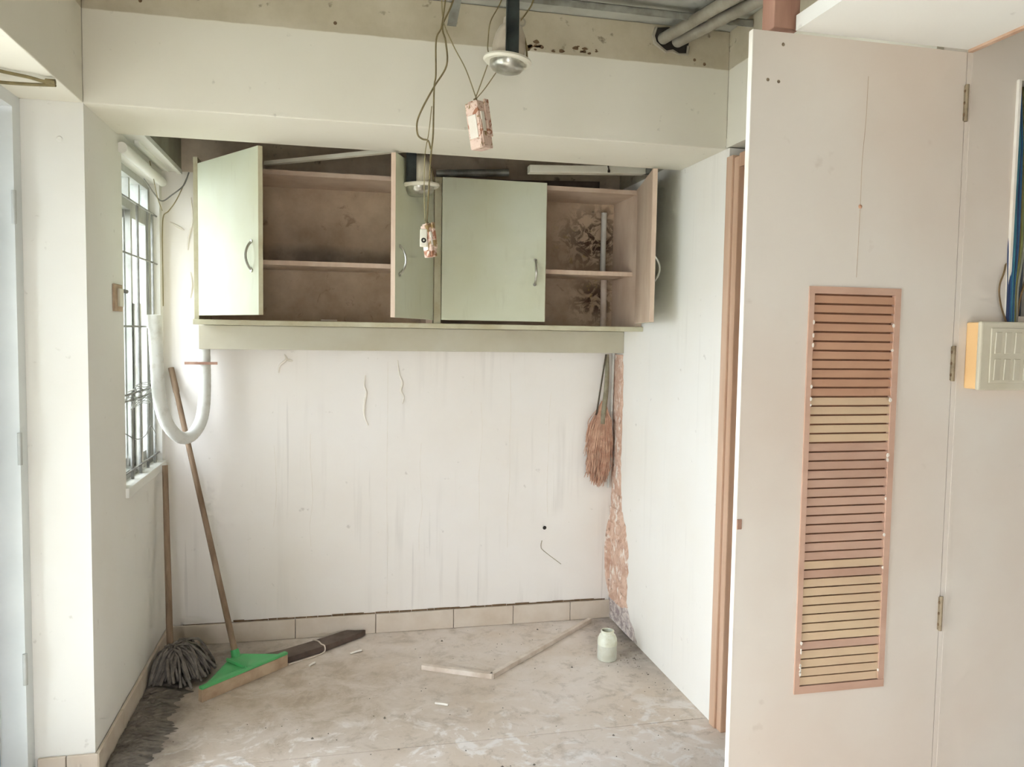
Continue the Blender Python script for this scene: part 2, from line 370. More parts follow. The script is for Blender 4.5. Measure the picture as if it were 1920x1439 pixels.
# door jamb of the doorway
tj = struct(empty('trim_1', (XR, 2.7, 0)), 'brown wooden door jamb at the end of the white wall')
MB().box(XR-.012, XR+.10, 2.69, 2.735, 0, 2.165).build('jamb_post', 'wood_frame', tj, bevel=.004)
MB().box(XR-.004, XR+.10, 2.655, 2.69, 0, 2.155).build('jamb_stop', 'wood_frame', tj, bevel=.004)
MB().box(XR+.03, XR+.10, 2.635, 2.655, 0, 2.15).build('jamb_rebate', 'wood_frame', tj, bevel=.003)
MB().box(XR-.004, XR+.10, 1.71, 2.655, 2.115, 2.165).build('jamb_head', 'wood_frame', tj, bevel=.004)
# near jamb the door hangs on
tj2 = struct(empty('trim_2', (XR, 1.62, 0)), 'beige painted jamb strip the louvred door hangs on')
MB().box(XR, XR+.013, 1.60, 1.70, 0, 2.17).build('jamb_post', 'door', tj2)
MB().box(XR+.013, XR+.022, 1.5994, 1.605, 0, 2.17).build('jamb_bead', 'door', tj2)

# skirting tiles on the back wall
bb = struct(MB().box(XL+.012, XR, YB-.009, YB, 0, .094).build('baseboard_back', 'joint'), 'beige tile skirting along the back wall')
xs = [XL+.014, -.48, -.186, .2, .59, .9, 1.207, XR-.002]
for a, b in zip(xs, xs[1:]):
    MB().box(a+.0015, b-.0015, YB-.014, YB-.004, .001, .097+random.uniform(-.001, .001)).build('skirting_tile', 'tile', bb, bevel=.0015, segs=1)
# jagged crack line over the skirting
cr = MB(); x = -.70
while x < 1.40:
    x2 = x+random.uniform(.03, .08); zt = .104+random.uniform(-.002, .003)
    cr.box(x, min(x2, 1.40), YB-.0035, YB, .097, zt if x > -.5 else .099); x = x2+(random.uniform(0, .003))
cr.build('joint_gap', 'crack', bb)
bl = struct(MB().box(XL, XL+.009, YF, YB-.014, 0, .094).build('baseboard_left', 'joint'), 'beige tile skirting under the barred window')
ys = [YF-.012, 3.06, 3.36, 3.66, YB-.014]
for a, b in zip(ys, ys[1:]):
    MB().box(XL+.002, XL+.014, a+.0015, b-.0015, .001, .098).build('skirting_tile', 'tile', bl, bevel=.0015, segs=1)
bc = struct(MB().box(-.94, XL+.0, YF-.009, YF, 0, .094).build('baseboard_front', 'joint'), 'tile skirting at the foot of the pilaster')
for a, b in ((-.94, -.855), (-.855, XL+.013)):
    MB().box(a+.0015, b-.0015, YF-.013, YF-.002, .001, .098).build('skirting_tile', 'tile', bc, bevel=.0015, segs=1)

# damaged corner of the right wall: exposed plaster with a ragged outline
def ragged(y_lo, y_hi, zs, wob, seed):
    rnd = random.Random(seed); L, R_ = [], []
    for z in zs:
        a, b = y_lo(z), y_hi(z); L.append((a+rnd.uniform(-wob, wob), z)); R_.append((b, z))
    return L + R_[::-1]
def rag_wall(name, mat, lo, zs, wob, seed, thick, parent=None):
    rnd = random.Random(seed); m = MB(); rows = []
    for z in zs: rows.append((lo(z)+rnd.uniform(-wob, wob), YB-.001, z, XR-thick*rnd.uniform(.6, 1.1)))
    n = len(rows); cols = 5; vs = []
    for (a, b, z, x) in rows:
        for k in range(cols+1):
            u = k/cols; edge = 0 if k in (0, ) else 1
            vs.append((XR-.0005 if not edge else x-rnd.uniform(0, thick*.7), a+(b-a)*u, z))
    fs = [(i*(cols+1)+k, i*(cols+1)+k+1, (i+1)*(cols+1)+k+1, (i+1)*(cols+1)+k) for i in range(n-1) for k in range(cols)]
    return m.add(vs, fs).build(name, mat, parent)
wro = bpy.data.objects['wall_right']
zz = [.56+.84*i/30 for i in range(31)]
rag_wall('bare_plaster_strip', 'plaster', lambda z: 3.795-.03*(1-(z-.56)/.84)+.012*math.sin(z*9), zz, .007, 1, .006, wro)
zz = [.12+.48*i/24 for i in range(25)]
rag_wall('bare_plaster_patch', 'plaster', lambda z: 3.655+.09*max(0, (z-.40)/.2)**2, zz, .014, 2, .010, wro)
zz = [.005+.13*i/8 for i in range(9)]
rag_wall('mould_patch', 'mould', lambda z: 3.50+.14*(z/.13), zz, .012, 3, .005, wro)
# bulged plaster edge seen on the back wall beside the corner
m = MB(); rnd = random.Random(4); pts = []
for i in range(17):
    z = .13+.44*i/16; b = .034*math.sin(math.pi*i/16)**.7
    pts.append((XR-.004-b+rnd.uniform(-.002, .002), z))
vs = []
for x, z in pts: vs += [(x, YB-.001, z), (x+.006, YB-.016, z), (XR, YB-.02, z)]
m.add(vs, [(3*i+k, 3*i+k+1, 3*i+k+4, 3*i+k+3) for i in range(16) for k in (0, 1)])
m.build('bulged_plaster', 'plaster', wb)
# peeling paint curls and thin runs on the back wall
for pl in ([(-.235, 1.385), (-.225, 1.36), (-.255, 1.33), (-.262, 1.295)], [(-.225, 1.36), (-.195, 1.352)],
           [(.145, 1.285), (.14, 1.235), (.15, 1.20), (.14, 1.14), (.142, 1.085), (.16, 1.04)],
           [(-.735, 1.985), (-.70, 1.965), (-.675, 1.95)], [(-.645, 2.10), (-.638, 2.0), (-.655, 1.92), (-.66, 1.86)], [(-.65, 1.76), (-.645, 1.70), (-.652, 1.64)],
           [(.30, 1.36), (.31, 1.29), (.325, 1.25), (.318, 1.21), (.332, 1.18), (.325, 1.145)]):
    P = smoothpath([(x, YB-.002, z) for x, z in pl], 5)
    MB().tube(P, [.002+.004*math.sin(math.pi*i/(len(P)-1)) for i in range(len(P))], 6).build('paint_curl', 'curl', wb, smooth=True)
MB().lathe((1.063, YB-.001, .496), [(.0, .003), (.007, .003), (.010, 0)], 12, (0, -1, 0)).build('nail_hole', 'dark_hole', wb)
MB().tube(smoothpath([(1.05, YB-.002, .43), (1.045, YB-.002, .40), (1.06, YB-.002, .375), (1.155, YB-.002, .30)]), .0014, 5).build('paint_scratch', 'tanw', wb)
for x, z0, z1 in ((.26, .12, 1.35), (-.11, .45, 1.0), (.72, .55, 1.15), (1.08, .55, 1.2), (.42, .4, .95), (-.28, .55, .95), (.87, .4, 1.3)):
    MB().tube(smoothpath([(x+random.uniform(-.008, .008), YB, z0+(z1-z0)*i/5) for i in range(6)], 3), .0009, 5).build('paint_run', 'curl', wb)

# ------------------------------------------------------------------ soffit, trim, post and ceiling remnants (upper right)
so = struct(MB().box(.985, XR, -1.2, 1.6, 2.172, 2.205).build('ceiling_soffit', 'paint_white'), 'white soffit board above the louvred door')
struct(MB().box(XR, XR+.012, -1.2, 1.6, 2.166, 2.19).build('trim_3', 'wood_frame'), 'thin brown trim along the soffit edge at top right')
tag(MB().box(.937, .999, 1.608, 1.66, 2.178, ZS).build('ceiling_post', 'wood_post', bevel=.002), 'pink brown wooden batten hanging from the ceiling above the door', 'batten')
ch = MB().box(.45, 1.425, 2.585, 2.588, 2.582, 2.606).box(.45, 1.425, 2.585, 2.615, 2.604, 2.607)
tag(ch.build('ceiling_channel', 'steel'), 'thin grey metal ceiling channel in front of the beam top', 'metal channel')
# torn hole in the beam and the conduits coming out of it
bmh = bpy.data.objects['ceiling_beam']
rnd = random.Random(77)
for k in range(26):
    x = .62+abs(rnd.gauss(0, .16)); z = 2.496+abs(rnd.gauss(0, .012)); q = rnd.uniform(.003, .009)
    MB().poly([(x+q*1.8*math.cos(a)*rnd.uniform(.5, 1), YF-.0012, z+q*math.sin(a)*rnd.uniform(.4, 1)) for a in [j*math.pi/4 for j in range(8)]], (0, .001, 0)).build('dirt_spot', 'crack', bmh)
rnd = random.Random(11)
out = [(1.135, 2.615), (1.125, 2.585), (1.132, 2.56), (1.155, 2.545), (1.175, 2.532), (1.20, 2.538), (1.225, 2.528), (1.258, 2.530), (1.262, 2.56), (1.27, 2.60), (1.24, 2.618), (1.18, 2.621)]
MB().poly([(x, YF-.0035, z) for x, z in out], (0, .003, 0)).build('torn_hole', 'dark_hole', bmh)
rim = [(x, YF-.004, z) for x, z in out]
MB().tube(rim[:9], [.004+rnd.uniform(0, .004) for _ in range(9)], 5).build('torn_edge', 'raw', bmh)
for i, (a, b, r) in enumerate((((1.16, 2.77, 2.578), (1.36, 1.9, 2.60), .021), ((1.215, 2.77, 2.572), (1.47, 1.9, 2.595), .021))):
    c = tag(MB().tube([a, b], r, 16).build('ceiling_conduit', 'conduit', smooth=True),
            ('grey conduit pipe at the left side of the torn beam hole', 'grey conduit pipe at the right side of the torn beam hole')[i], 'pipe', 'conduits out of the beam')
# old ceiling screws and joint in the bare band
for x, z in ((.71, 2.507), (1.29, 2.515), (1.33, 2.503), (-.6, 2.53), (.0, 2.52)):
    MB().lathe((x, YF-.0005, z), [(0, .003), (.004, .003), (.006, 0)], 8, (0, -1, 0)).build('old_plug', 'crack', bmh)
MB().lathe((.634, YF-.0005, 2.585), [(.010, .003), (.016, .003), (.016, 0)], 14, (0, -1, 0)).build('old_socket', 'raw', bmh)

# ------------------------------------------------------------------ louvred door
d1 = struct(empty('door_1', (1.155, 1.60, 0)), 'open beige wooden door with a brown louvre vent')
DX0, DX1, DZ1, DY0, DY1 = .882, 1.4285, 2.166, 1.60, 1.616
LX0, LX1, LZ0, LZ1 = 1.042, 1.280, .672, 1.617
p = MB()
p.box(DX0+.002, LX0, DY0, DY1, .012, DZ1).box(LX1, DX1, DY0, DY1, .012, DZ1).box(LX0, LX1, DY0, DY1, .012, LZ0).box(LX0, LX1, DY0, DY1, LZ1, DZ1)
p.build('door_panel', 'door', d1)
MB().box(DX0, DX0+.002, DY0-.0005, DY1, .012, DZ1).build('door_edge', 'door_edge', d1)
lv = MB().box(LX0, LX0+.013, DY0-.004, DY1, LZ0+.018, LZ1-.016).box(LX1-.015, LX1, DY0-.003, DY1, LZ0+.018, LZ1-.016).box(LX0, LX1, DY0-.004, DY1, LZ0, LZ0+.018).box(LX0, LX1, DY0-.003, DY1, LZ1-.016, LZ1).build('louvre_frame', 'slat_pink', d1)
MB().box(LX0+.01, LX1-.01, DY0+.009, DY0+.013, LZ0+.01, LZ1-.01).build('louvre_backing', 'slat_back', lv)
NS = 43; pitch = (LZ1-LZ0-.036)/NS
for i in range(NS):
    zc = LZ1-.018-pitch*(i+.5)
    mt = 'slat_brown' if i < 11 else 'slat_tan' if i < 16 else 'slat_pink' if i < 29 else 'slat_tan'
    if i in (30, 38): mt = 'slat_pink'
    o = MB().obox((LX0+.013, DY0-.0015, zc-pitch*.40), (LX1-LX0-.028, 0, 0), (0, .004, .0), (0, .0035, pitch*.79)).build('slat', mt, lv)
# paint chips on the louvre frame
rnd = random.Random(5)
for i in range(22):
    left = rnd.random() < .45; z = rnd.uniform(LZ0+.03, LZ1-.03) if not left else rnd.choice((rnd.uniform(1.3, 1.6), rnd.uniform(.69, .8)))
    x = LX0+.013 if left else LX1-.017; r = rnd.uniform(.002, .0045)
    MB().poly([(x+r*1.0*math.cos(a)*rnd.uniform(.5, 1), DY0-.0048, z+r*1.7*math.sin(a)*rnd.uniform(.6, 1)) for a in [k*math.pi/3 for k in range(6)]], (0, .003, 0)).build('paint_chip', 'door_edge', lv)
for z in (2.05, 1.445, .84):
    h = MB().tube([(DX1+.001, DY0-.004, z-.042), (DX1+.001, DY0-.004, z+.042)], .0045, 10)
    h.box(DX1-.004, DX1+.006, DY0-.002, DY0+.004, z-.04, z+.04)
    hh = h.build('hinge', 'hinge', d1, smooth=True)
    for k in (-1, 0, 1): MB().lathe((DX1-.002, DY0-.002, z+k*.027), [(0, .0035), (.0035, .003), (.0042, 0)], 8, (0, -1, 0)).build('hinge_screw', 'crack', hh)
MB().box(DX0+.001, DX0+.013, DY0-.0025, DY0+.001, 1.067, 1.090).build('latch_plate', 'rust', d1, bevel=.001, segs=1)
MB().tube(smoothpath([(1.171, DY0, 2.09), (1.169, DY0, 1.99), (1.164, DY0, 1.90), (1.164, DY0, 1.80), (1.162, DY0, 1.64)]), [.0006]*25, 5).build('paint_run', 'blade', d1)
for x, z in ((.922, 2.062), (.948, 2.060), (.956, 2.140)): MB().lathe((x, DY0, z), [(0, .0012), (.003, .001), (.004, 0)], 8, (0, -1, 0)).build('screw_mark', 'hinge', d1)
MB().lathe((1.164, DY0, 1.80), [(0, .003), (.004, .002), (.005, 0)], 8, (0, -1, 0)).build('paint_drop', 'slat_brown', d1)

# ------------------------------------------------------------------ glass door at far left
d2 = struct(empty('door_2', (-.98, 1.55, 0)), 'white framed glass door letting in daylight at far left')
f = MB().box(-1.10, -.95, 2.70, YF, 0, 2.2).box(-1.10, -.95, .4, .46, 0, 2.2).box(-1.10, -.95, .46, 2.70, 2.16, 2.2)
f.build('door_frame', 'white_alu', d2)
leafs = ((1.60, 2.69), (.47, 1.59))
for a, b in leafs:
    m = MB().box(-1.07, -1.02, b-.085, b, .02, 2.15).box(-1.07, -1.02, a, a+.075, .02, 2.15).box(-1.07, -1.02, a+.075, b-.085, .02, .15).box(-1.07, -1.02, a+.075, b-.085, 2.06, 2.15)
    lf = m.build('leaf_frame', 'white_alu', d2)
    MB().box(-1.021, -1.014, b-.060, b-.026, .13, .55).box(-1.021, -1.015, b-.056, b-.038, .55, 2.08).box(-1.021, -1.014, a+.06, b-.06, .13, .160).build('glazing_gasket', 'blue_trim', lf)
    MB().box(-1.05, -1.045, a+.07, b-.08, .14, 2.07).build('glass_pane', 'glass', lf)
    if b > 2: MB().box(-1.062, -1.03, 2.30, 2.53, .15, 2.06).build('added_blocker_panel', 'white_alu', lf)  # unseen panel added over the glass to dim the pilaster
for z in (1.86, 1.12, .42):
    MB().tube([(-.950, 2.697, z-.05), (-.950, 2.697, z+.05)], .007, 10).build('hinge', 'alu', d2, smooth=True)
MB().box(-1.022, -.99, 2.45, 2.66, 2.10, 2.148).build('door_closer', 'alu', d2, bevel=.006)
# bent bracket under the left beam
br = thing('curtain_bracket', (-.86, 2.49, 2.17), 'bent grey brown metal bracket under the beam by the glass door', 'bracket')
MB().tube(smoothpath([(-1.0, 2.34, 2.188), (-.895, 2.44, 2.190), (-.83, 2.475, 2.188), (-.795, 2.488, 2.183), (-.768, 2.49, 2.184)]), .005, 8).build('upper_arm', 'wire', br, smooth=True)
MB().tube(smoothpath([(-1.02, 2.48, 2.176), (-.93, 2.51, 2.178), (-.85, 2.515, 2.179), (-.768, 2.50, 2.178)]), .005, 8).build('lower_arm', 'wire', br, smooth=True)
MB().tube([(-.79, 2.49, 2.184), (-.765, 2.49, 2.184)], .008, 8).build('end_cap', 'wire', br, smooth=True)

# ------------------------------------------------------------------ barred window
w1 = struct(empty('window_1', (-.85, 3.53, WZ0)), 'barred aluminium window in the left wall')
fr = MB()
for (y0, y1) in ((WY0, WY0+.03), (WY1-.035, WY1)): fr.box(-.87, -.81, y0, y1, WZ0, WZ1)
fr.box(-.87, -.81, WY0+.03, WY1-.035, WZ0, WZ0+.04).box(-.87, -.81, WY0+.03, WY1-.035, WZ1-.03, WZ1)
fr.build('window_frame', 'alu', w1, bevel=0)
MB().box(-.87, -.815, WY0+.03, WY1-.035, 1.98, 2.015).build('transom_bar', 'alu', w1)
for y in (3.33, 3.53, 3.70): MB().box(-.86, -.82, y-.012, y+.012, 2.015, WZ1-.03).build('transom_mullion', 'alu', w1)
for (a, b, x) in ((3.24, 3.55, -.862), (3.52, 3.812, -.835)):
    s = MB().box(x, x+.02, a, a+.028, WZ0+.04, 1.98).box(x, x+.02, b-.028, b, WZ0+.04, 1.98).box(x, x+.02, a+.03, b-.03, WZ0+.04, WZ0+.075).box(x, x+.02, a+.03, b-.03, 1.95, 1.98).build('sliding_sash', 'alu', w1)
    MB().box(x+.008, x+.012, a+.025, b-.025, WZ0+.07, 1.955).build('glass_pane', 'glass', s)
MB().box(-.842, -.838, WY0+.03, WY1-.035, 2.012, WZ1-.028).build('glass_pane', 'glass', w1)
gb = empty('security_grille', (-.79, 3.53, WZ0)); gb.parent = w1; gb.location = (.06, 0, 0)
for k in range(5):
    y = WY0+.05+k*.135
    MB().tube([(-.79, y, WZ0+.01), (-.79, y, 2.0 if k % 2 == 0 else 1.25)], .006, 8).build('grille_bar', 'iron', gb, smooth=True)
for z in (WZ0+.05, 1.215, 1.24, 1.505, 1.787, 2.0):
    MB().tube([(-.783, WY0, z), (-.783, WY1, z)], .004, 8).build('grille_rail', 'iron', gb, smooth=True)
MB().tube([(-.80, 3.545, WZ0+.02), (-.80, 3.545, 1.60)], .016, 10).build('drain_pipe', 'pvc', w1, smooth=True)
si = MB().box(-.94, XL+.012, WY0-.01, WY1+.03, WZ0-.03, WZ0+.008).build('window_sill', 'paint_white', w1, bevel=.003)
# tangled loose wire on the grille
rnd = random.Random(9); pth = []
for k in range(22): pth.append((-.775+rnd.uniform(-.012, .006), WY0+.02+.62*((k*.37) % 1), 1.225+rnd.uniform(-.05, .05)))
tag(MB().tube(smoothpath(pth, 4), .0016, 5).build('loose_wire', 'alu', smooth=True), 'tangled thin wire wound round the window bars', 'wire')
tag(MB().tube(smoothpath([(-.778, 3.22, 1.10), (-.765, 3.35, 1.06), (-.765, 3.5, 1.055), (-.77, 3.62, 1.08), (-.775, 3.75, 1.03)], 5), .002, 5).build('loose_wire', 'iron', smooth=True), 'single slack wire across the lower window bars', 'wire')
# head trims above the window
struct(MB().tube([(-.758, 3.165, 2.155), (-.758, 3.86, 2.155)], .02, 14).build('trim_4', 'paint_white', smooth=True), 'rounded white moulding over the barred window')
struct(MB().box(-.70, -.682, 3.155, YB, 2.203, 2.222).build('trim_5', 'paint_white'), 'pale metal ceiling angle along the bulkhead')
struct(MB().box(-.745, -.73, 3.30, 3.85, 2.20, 2.213).build('trim_6', 'paint_white'), 'short pale ceiling angle beside the bulkhead')
struct(MB().box(XL, -.70, 3.155, YB, 2.213, 2.224).build('ceiling_strip', 'paint'), 'cream underside strip between the window wall and bulkhead')
# corner cables
G = 'cables in the window corner'
tag(MB().tube(smoothpath([(-.645, 3.86, 2.205), (-.665, 3.84, 2.142), (-.712, 3.82, 2.093), (-.748, 3.80, 2.062), (-.765, 3.74, 2.08), (-.778, 3.60, 2.12)]), .0032, 6).build('hanging_cable', 'iron', smooth=True), 'dark cable draped from the cabinet top to the window', 'cable', G)
tag(MB().tube(smoothpath([(-.655, 3.88, 2.19), (-.70, 3.875, 2.085), (-.735, 3.872, 2.03), (-.757, 3.87, 2.005), (-.762, 3.868, 1.92), (-.762, 3.868, 1.78), (-.762, 3.868, 1.60)]), .0026, 6).build('hanging_cable', 'tanw', smooth=True), 'thin tan cable dropping beside the window jamb to the hose', 'cable', G)
tag(MB().tube(smoothpath([(-.755, 3.60, 2.195), (-.756, 3.66, 2.15), (-.755, 3.74, 2.07), (-.748, 3.80, 2.02)]), .002, 6).build('hanging_cable', 'tanw', smooth=True), 'short thin cable hanging from the ceiling angle by the window', 'cable', G)
# old switch plate on the window wall
sp = thing('switch_plate', (XL, 3.105, 1.555), 'small pinkish old switch plate on the wall beside the window', 'switch')
MB().box(XL, XL+.010, 3.055, 3.155, 1.558, 1.655).build('plate', 'blade', sp, bevel=.002)
MB().box(XL+.008, XL+.018, 3.085, 3.14, 1.575, 1.64).build('rocker', 'switch', sp, bevel=.003)
MB().tube([(XL+.004, 3.16, 1.635), (XL+.02, 3.18, 1.632)], .007, 8).build('knob', 'iron', sp, smooth=True)
MB().lathe((-.84, YF, 2.085), [(0, .004), (.007, .003), (.010, 0)], 10, (0, -1, 0)).build('old_plug', 'paint', wl)

# ------------------------------------------------------------------ wall cabinet
CF, CB = 3.555, 3.895          # front and back
CZ, CT = 1.54, 2.19
cb = thing('wall_cabinet', (.43, 3.73, 1.515), 'pale green four-door wall cabinet with doors hanging open', 'cabinet')
MB().box(-.582, XR-.002, CF-.024, CB, 1.518, 1.54).build('bottom_board', 'lam_edge', cb, bevel=.002, segs=1)
MB().box(-.578, -.560, CF, CB, CZ, 2.215).build('side_panel', 'lam_edge', cb)
MB().box(1.395, XR-.002, CF, CB, CZ, CT).build('side_panel', 'ply_side', cb)
MB().box(.434, .464, CF-.004, CB-.008, CZ, CT).build('divider', 'lam_edge', cb)
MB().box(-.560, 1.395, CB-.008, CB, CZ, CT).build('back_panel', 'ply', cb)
for a, b in ((-.560, .436), (.462, 1.395)):
    MB().box(a, b, CF+.02, CB-.008, 2.165, 2.185).build('top_board', 'ply_side', cb)
    MB().box(a+.001, b-.001, CF+.045, CB-.008, 1.782, 1.802).build('shelf', 'ply_edge', cb)
MB().box(.405, .436, CF+.06, CF+.30, CZ, 1.77).build('inner_cheek', 'ply_side', cb)
def cab_door(hx, sgn, width, ang, inner_mat='ply_side'):
    a = math.radians(ang); ex = Vector((sgn*math.cos(a), -math.sin(a), 0)); nrm = Vector((0, 0, 1)).cross(ex)
    if nrm.dot(Vector((0, -math.cos(a), 0)) + Vector((-sgn*math.sin(a), 0, 0))) < 0: nrm = -nrm     # outer face normal
    o = Vector((hx, CF-.021 if ang == 0 else CF-.003, 1.556)); hgt = Vector((0, 0, 2.188-1.556))
    e = MB().obox(o - nrm*.018, ex*width, nrm*.018, hgt).build('door', 'lam', cb)
    MB().obox(o + ex*.002 - nrm*.0192, ex*(width-.004), nrm*.0014, hgt).build('door_lining', inner_mat, e)
    MB().obox(o + ex*(width-.0005) - nrm*.018, ex*.0016, nrm*.018, hgt).build('door_lipping', 'ply_edge' if sgn < 0 else 'lam_edge', e)
    hc = o + ex*(width-.05) + Vector((0, 0, .225))
    pts = [hc + Vector((0, 0, -.055+.11*k/10)) + nrm*(.026*math.sin(math.pi*k/10)**.7) for k in range(11)]
    MB().tube(pts, [.005]*11, 8).build('handle', 'chrome', e, smooth=True)
    for q in (pts[0], pts[-1]): MB().lathe(q, [(0, .006), (.008, .005), (.008, -.001)], 10, nrm).build('handle_foot', 'chrome', e, smooth=True)
    return e
cab_door(-.560, 1, .495, 55.8)
cab_door(.430, -1, .487, 65.5)
cab_door(.466, 1, .478, 0)
cab_door(1.412, -1, .47, 76)
# small litter on the cabinet floor
tag(MB().box(-.06, .01, 3.60, 3.64, 1.541, 1.549).build('wood_scrap', 'strip', bevel=.002), 'small pale wood scrap on the cabinet floor', 'scrap')
# pipe inside the right bay
pp = tag(MB().tube([(1.335, 3.868, 1.803), (1.337, 3.868, 2.12)], .014, 12).build('water_pipe', 'pvc', smooth=True), 'pale pipe standing on the shelf of the mouldy right cabinet bay', 'pipe')
tag(MB().tube([(1.345, 3.868, 1.541), (1.343, 3.868, 1.779)], .016, 12).build('water_pipe', 'strip', smooth=True), 'pale pipe below the shelf of the right cabinet bay', 'pipe')
# ledge under the cabinet
struct(MB().box(-.60, XR, 3.785, YB, 1.408, 1.517).build('wall_ledge', 'apron', bevel=.003), 'cream ledge under the wall cabinet')
# things lying above the cabinet, remains of the false ceiling
tag(MB().obox((-.30, 3.62, 2.212), (.60, -.36, .022), (.012, .022, 0), (0, 0, .016)).build('ceiling_channel', 'switch_edge'), 'pale metal strip slanting above the left cabinet bay', 'metal strip')
tag(MB().tube([(.46, 3.72, 2.238), (.80, 3.70, 2.258)], .017, 12).build('ceiling_rod', 'steel', smooth=True), 'short grey tube lying above the closed cabinet door', 'tube')
bt = thing('lamp_batten', (1.12, 3.46, 2.21), 'long pale lamp batten lying above the right cabinet doors', 'lamp')
MB().obox((.84, 3.44, 2.212), (.545, 0, .026), (0, .05, 0), (0, 0, .034)).build('batten_body', 'switch_edge', bt, bevel=.003)
MB().obox((1.385, 3.445, 2.240), (.03, 0, .001), (0, .04, 0), (0, 0, .03)).build('end_cap', 'steel', bt, bevel=.003)
MB().tube([(1.20, 3.437, 2.27), (1.205, 3.435, 2.243)], .003, 6).tube([(1.205, 3.435, 2.243), (1.205, 3.435, 2.232)], .006, 8).build('hanging_screw', 'rope', bt, smooth=True)
tag(MB().obox((.70, 3.86, 2.20), (.6, -.02, .02), (0, .03, 0), (0, 0, .05)).build('board_scrap', 'plank'), 'dark board scrap lying behind the lamp batten', 'board')
# ------------------------------------------------------------------ hose, mop, wiper
ho = thing('drain_hose', (-.68, 3.76, .97), 'white flexible drain hose hanging in a U beside the window', 'hose')
hp = smoothpath([(-.742, 3.585, 1.545), (-.738, 3.59, 1.42), (-.735, 3.595, 1.32), (-.733, 3.61, 1.22), (-.722, 3.635, 1.13), (-.70, 3.675, 1.06), (-.665, 3.72, 1.015), (-.628, 3.765, 1.02), (-.597, 3.80, 1.075), (-.583, 3.81, 1.15), (-.580, 3.82, 1.25), (-.582, 3.82, 1.38), (-.590, 3.82, 1.513)], 10)
MB().tube(hp, [.027+.0010*(i % 2) for i in range(len(hp))], 14).build('hose_tube', 'pvc', ho, smooth=True)
MB().tube([(-.742, 3.586, 1.50), (-.743, 3.583, 1.555)], .030, 14).build('hose_collar', 'pvc', ho, smooth=True)
cl = MB().box(-.66, -.52, 3.786, 3.792, 1.338, 1.350); cl.build('hose_clamp', 'rust', ho)
mo = thing('floor_mop', (-.68, 3.55, 0), 'old grey string mop leaning under the window', 'mop')
MB().tube([(-.737, 3.735, .89), (-.690, 3.56, .06)], [.012, .014], 10).build('stick', 'stick', mo, smooth=True)
rnd = random.Random(21); mm = MB()
for k in range(170):
    a = rnd.uniform(-2.6, 1.2); L = rnd.uniform(.08, .20); c0 = Vector((-.675+rnd.uniform(-.02, .02), 3.545+rnd.uniform(-.02, .02), .085+rnd.uniform(0, .05)))
    e = c0 + Vector((math.cos(a)*L*.85, math.sin(a)*L*.8, 0)); e.z = .006+rnd.uniform(0, .035); e.x = max(e.x, XL+.022)
    mid = (c0+e)/2; mid.z = max(c0.z*.9+rnd.uniform(0, .03), .02); mid += Vector((rnd.uniform(-.02, .02), rnd.uniform(-.02, .02), 0)); mid.x = max(mid.x, XL+.022)
    mm.tube(smoothpath([c0, mid, e], 3), rnd.uniform(.004, .007), 5)
mm.build('mop_strands', 'mop', mo, smooth=True)
MB().lathe((-.69, 3.555, .07), [(0, .07), (.022, .065), (.028, .02), (.03, 0), (0, 0)], 12, (-.055, .2, .98)).build('mop_clamp', 'mop', mo, smooth=True)

wi = thing('floor_wiper', (-.40, 3.45, 0), 'green plastic floor wiper with a long brown stick against the wall', 'floor wiper')
A, B = Vector((-.518, 3.275, 0)), Vector((-.203, 3.575, 0)); dr = (B-A).normalized(); nn = Vector((-dr.y, dr.x, 0)); mid = (A+B)/2
apex = Vector((-.425, 3.585, .060))
zb = .056
V = [A+Vector((0, 0, zb)), B+Vector((0, 0, zb)), apex+dr*.03+Vector((0, 0, .0)), apex-dr*.03, A+nn*.03+Vector((0, 0, zb-.02)), B+nn*.03+Vector((0, 0, zb-.02)), apex+dr*.03+nn*.02-Vector((0, 0, .02)), apex-dr*.03+nn*.02-Vector((0, 0, .02))]
MB().add(V, [(0, 1, 2, 3), (4, 7, 6, 5), (0, 4, 5, 1), (1, 5, 6, 2), (2, 6, 7, 3), (3, 7, 4, 0)]).build('wiper_head', 'green', wi, bevel=.004)
MB().obox(A, B-A, nn*.026, Vector((0, 0, zb-.004))).build('rubber_blade', 'blade', wi, bevel=.003)
MB().obox(A+Vector((0, 0, zb-.004)), B-A, nn*.022, Vector((0, 0, .012))).build('blade_holder', 'green', wi, bevel=.003)
tp = Vector((-.736, 3.888, 1.318)); ad = (tp-apex).normalized()
MB().tube([apex-ad*.015, apex+ad*.028], [.021, .017], 12).build('socket', 'green', wi, smooth=True)
MB().tube([apex+ad*.0, apex+ad*.9, tp-ad*.12, tp-ad*.115, tp], [.0135, .012, .012, .014, .013], 10).build('stick', 'stick', wi, smooth=True)
MB().obox(mid+nn*.012+Vector((0, 0, zb+.002)), nn*.13+Vector((0, 0, .004)), dr*.008, Vector((0, 0, .012))).build('stiffening_rib', 'green', wi)

# dark plank behind the wiper, with a string round it
pk = thing('dark_plank', (-.08, 3.75, 0), 'dark dusty plank lying on the floor behind the green wiper', 'plank')
outl = [(-.33, 3.60), (-.20, 3.60), (-.03, 3.715), (.13, 3.845), (.15, 3.872), (.10, 3.875), (.06, 3.885), (.03, 3.868), (-.05, 3.81), (-.22, 3.70), (-.33, 3.65)]
MB().poly([(x, y, .002) for x, y in outl], (0, 0, .028)).build('plank_board', 'plank', pk, bevel=.003)
MB().tube(smoothpath([(-.10, 3.785, .031), (-.075, 3.755, .034), (-.06, 3.72, .033), (-.045, 3.70, .030), (-.05, 3.685, .006), (-.12, 3.63, .004), (-.20, 3.585, .004)]), .003, 6).build('string', 'strip', pk, smooth=True)

